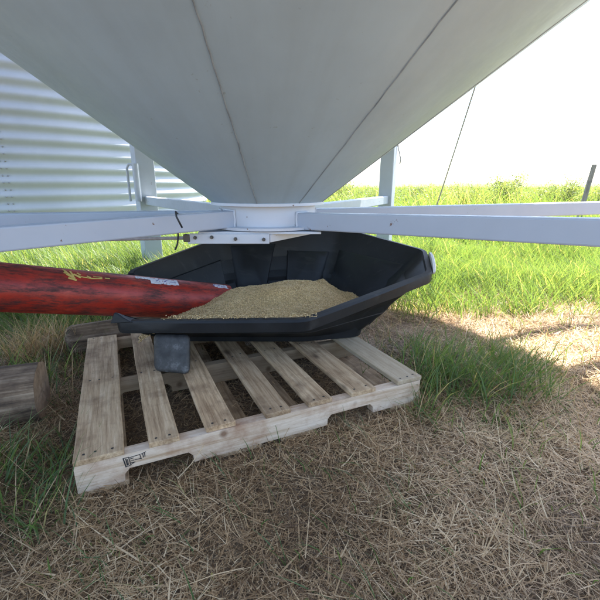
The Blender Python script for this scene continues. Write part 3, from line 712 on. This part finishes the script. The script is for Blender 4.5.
# ------------------------------------------------------------------ fence posts, cable, strap
def post(x, y, h, r, lean, label):
    mb = MB(); n = 12; rg = random.Random(int(x*100)); rows = []
    for i in range(9):
        f = i/8; rows.append([(lean[0]*h*f + r*(1-.12*f)*(1+.06*rg.uniform(-1, 1))*math.cos(2*math.pi*k/n), lean[1]*h*f + r*(1-.12*f)*math.sin(2*math.pi*k/n), -.1 + (h+.1)*f) for k in range(n)])
    mb.loft(rows, cap1=True); o = mb.build('fence_post', M_post, loc=(x, y, 0), smooth=True, autosm=50)
    return tag(o, label, 'fence post', 'wooden fence posts along the field')
post(5.97, 8.75, 1.24, .05, (.11, 0), 'tall grey wooden fence post leaning right among the roadside weeds')
post(6.75, 18.5, .72, .06, (-.06, 0), 'short dark fence post standing alone in the far grass')
mb = MB(); a, b_ = Vector((1.70, 3.85, 2.45)), Vector((2.0, 6.4, .0))
mb.tube([a + (b_-a)*t + Vector((0, 0, -.03*math.sin(math.pi*t))) for t in np.linspace(0, 1, 14)], .0085, 6)
tag(mb.build('guy_wire', M_wire, smooth=True), 'thin grey wire running from the bin rim down to the grass', 'wire')
mb = MB(); mb.tube([(-.475,1.63,.690), (-.49, 1.615, .735), (-.50,1.645,.752), (-.520, 1.72, .742), (-.535, 1.79, .735), (-.548, 1.80, .69), (-.545, 1.80, .640), (-.55, 1.795, .60), (-.56, 1.785, .575)], .004, 6)
tag(mb.build('black_cable', M_cable, smooth=True), 'short black cable end hooked over the left white beam', 'cable')

# ------------------------------------------------------------------ shrubs along the far fence
def shrub(x, y, h, r, n, label, seed):
    rs = np.random.RandomState(seed); o = thing('wild_shrub', (x, y, 0), label, 'shrub', 'wild shrubs along the field edge')
    mb = MB(); tips = []
    for k in range(9):
        a = rs.uniform(0, 6.28); q = r*rs.uniform(.2, .9); tip = Vector((q*math.cos(a), q*math.sin(a), h*rs.uniform(.6, 1.0))); b0 = Vector((q*.15*math.cos(a), q*.15*math.sin(a), 0))
        mid = (b0+tip)/2 + Vector((0, 0, h*.1)); mb.tube([b0, mid, tip], [.012, .008, .003], 5); tips.append((b0, mid, tip))
    mb.build('stem', M_post, o)
    P = []
    for k in range(n):
        b0, mid, tip = tips[rs.randint(9)]; t = rs.uniform(.15, 1.08); c0 = b0.lerp(mid, t*2) if t < .5 else mid.lerp(tip, t*2-1)
        P.append((c0.x + rs.normal(0, .12*r+.03), c0.y + rs.normal(0, .12*r+.03), max(.02, c0.z + rs.normal(0, .07*h))))
    P = np.array(P); sz = rs.uniform(.016, .042, n)*(.7+.3*h); nrm = rs.normal(0, 1, (n, 3)); nrm /= np.linalg.norm(nrm, axis=1)[:, None]
    t1 = np.cross(nrm, rs.normal(0, 1, (n, 3))); t1 /= np.linalg.norm(t1, axis=1)[:, None]; t2 = np.cross(nrm, t1)
    V = np.stack([P - t1*sz[:, None], P + t2*sz[:, None]*.45, P + t1*sz[:, None], P - t2*sz[:, None]*.45], 1)
    raw_mesh('foliage', V.reshape(-1, 3), np.arange(n*4).reshape(-1, 4), rs.beta(2, 2, n), M_leaf, o)
SH = [(7.4, 14.5, 1.20, .85, 3000, 'broad leafy wild shrub, largest of the row, left of the leaning post'), (8.9, 14.2, 1.05, .8, 2200, 'leafy wild shrub between the largest shrub and the leaning fence post'), (5.9, 15, .85, .65, 1600, 'low wild shrub at the left foot of the largest shrub'),
      (10.4, 14.0, .95, .7, 1600, 'wild shrub standing right of the leaning fence post'), (4.6, 16, .80, .7, 1500, 'small pale wild shrub just right of the grey guy wire'), (2.7, 17, .75, .8, 1500, 'low round wild shrub just right of the back bin leg'),
      (1.6, 17.5, 1.0, 1.0, 2600, 'rounded wild shrub showing below the cone, left of the back bin leg'), (8.2, 19, .95, 1.0, 1600, 'far wild shrub half hidden behind the largest shrub')]
def brush_mass(name, n, label):
    x = RS.uniform(-2, 26, n); y = RS.uniform(14, 24, n); k = (x > .05*y) & (x < .95*y); x, y = x[k], y[k]; n = len(x)
    top = .25 + .75*vnoise(x*.55, y*.3, 71)*vnoise(x*1.9, y*.9, 72)**.6 + .15*(vnoise(x*5, y*3, 73)-.5); z = top*RS.beta(2.2, 1.2, n); P = np.stack([x, y, z], -1)
    sz = RS.uniform(.02, .055, n); nrm = RS.normal(0, 1, (n, 3)); nrm /= np.linalg.norm(nrm, axis=1)[:, None]
    t1 = np.cross(nrm, RS.normal(0, 1, (n, 3))); t1 /= np.linalg.norm(t1, axis=1)[:, None]; t2 = np.cross(nrm, t1)
    V = np.stack([P - t1*sz[:, None], P + t2*sz[:, None]*.35, P + t1*sz[:, None], P - t2*sz[:, None]*.35], 1)
    tag(raw_mesh(name, V.reshape(-1, 3), np.arange(n*4).reshape(-1, 4), RS.beta(2, 2, n)*.8 + .2*(vnoise(x, y, 74) > .6), M_leaf), label, 'undergrowth', kind='stuff')
brush_mass('undergrowth', 110000, 'low tangled green undergrowth along the far edge of the field')
for i, (x, y, h, r, n, lb) in enumerate(SH): shrub(x, y, h, r, n, lb, 60+i)
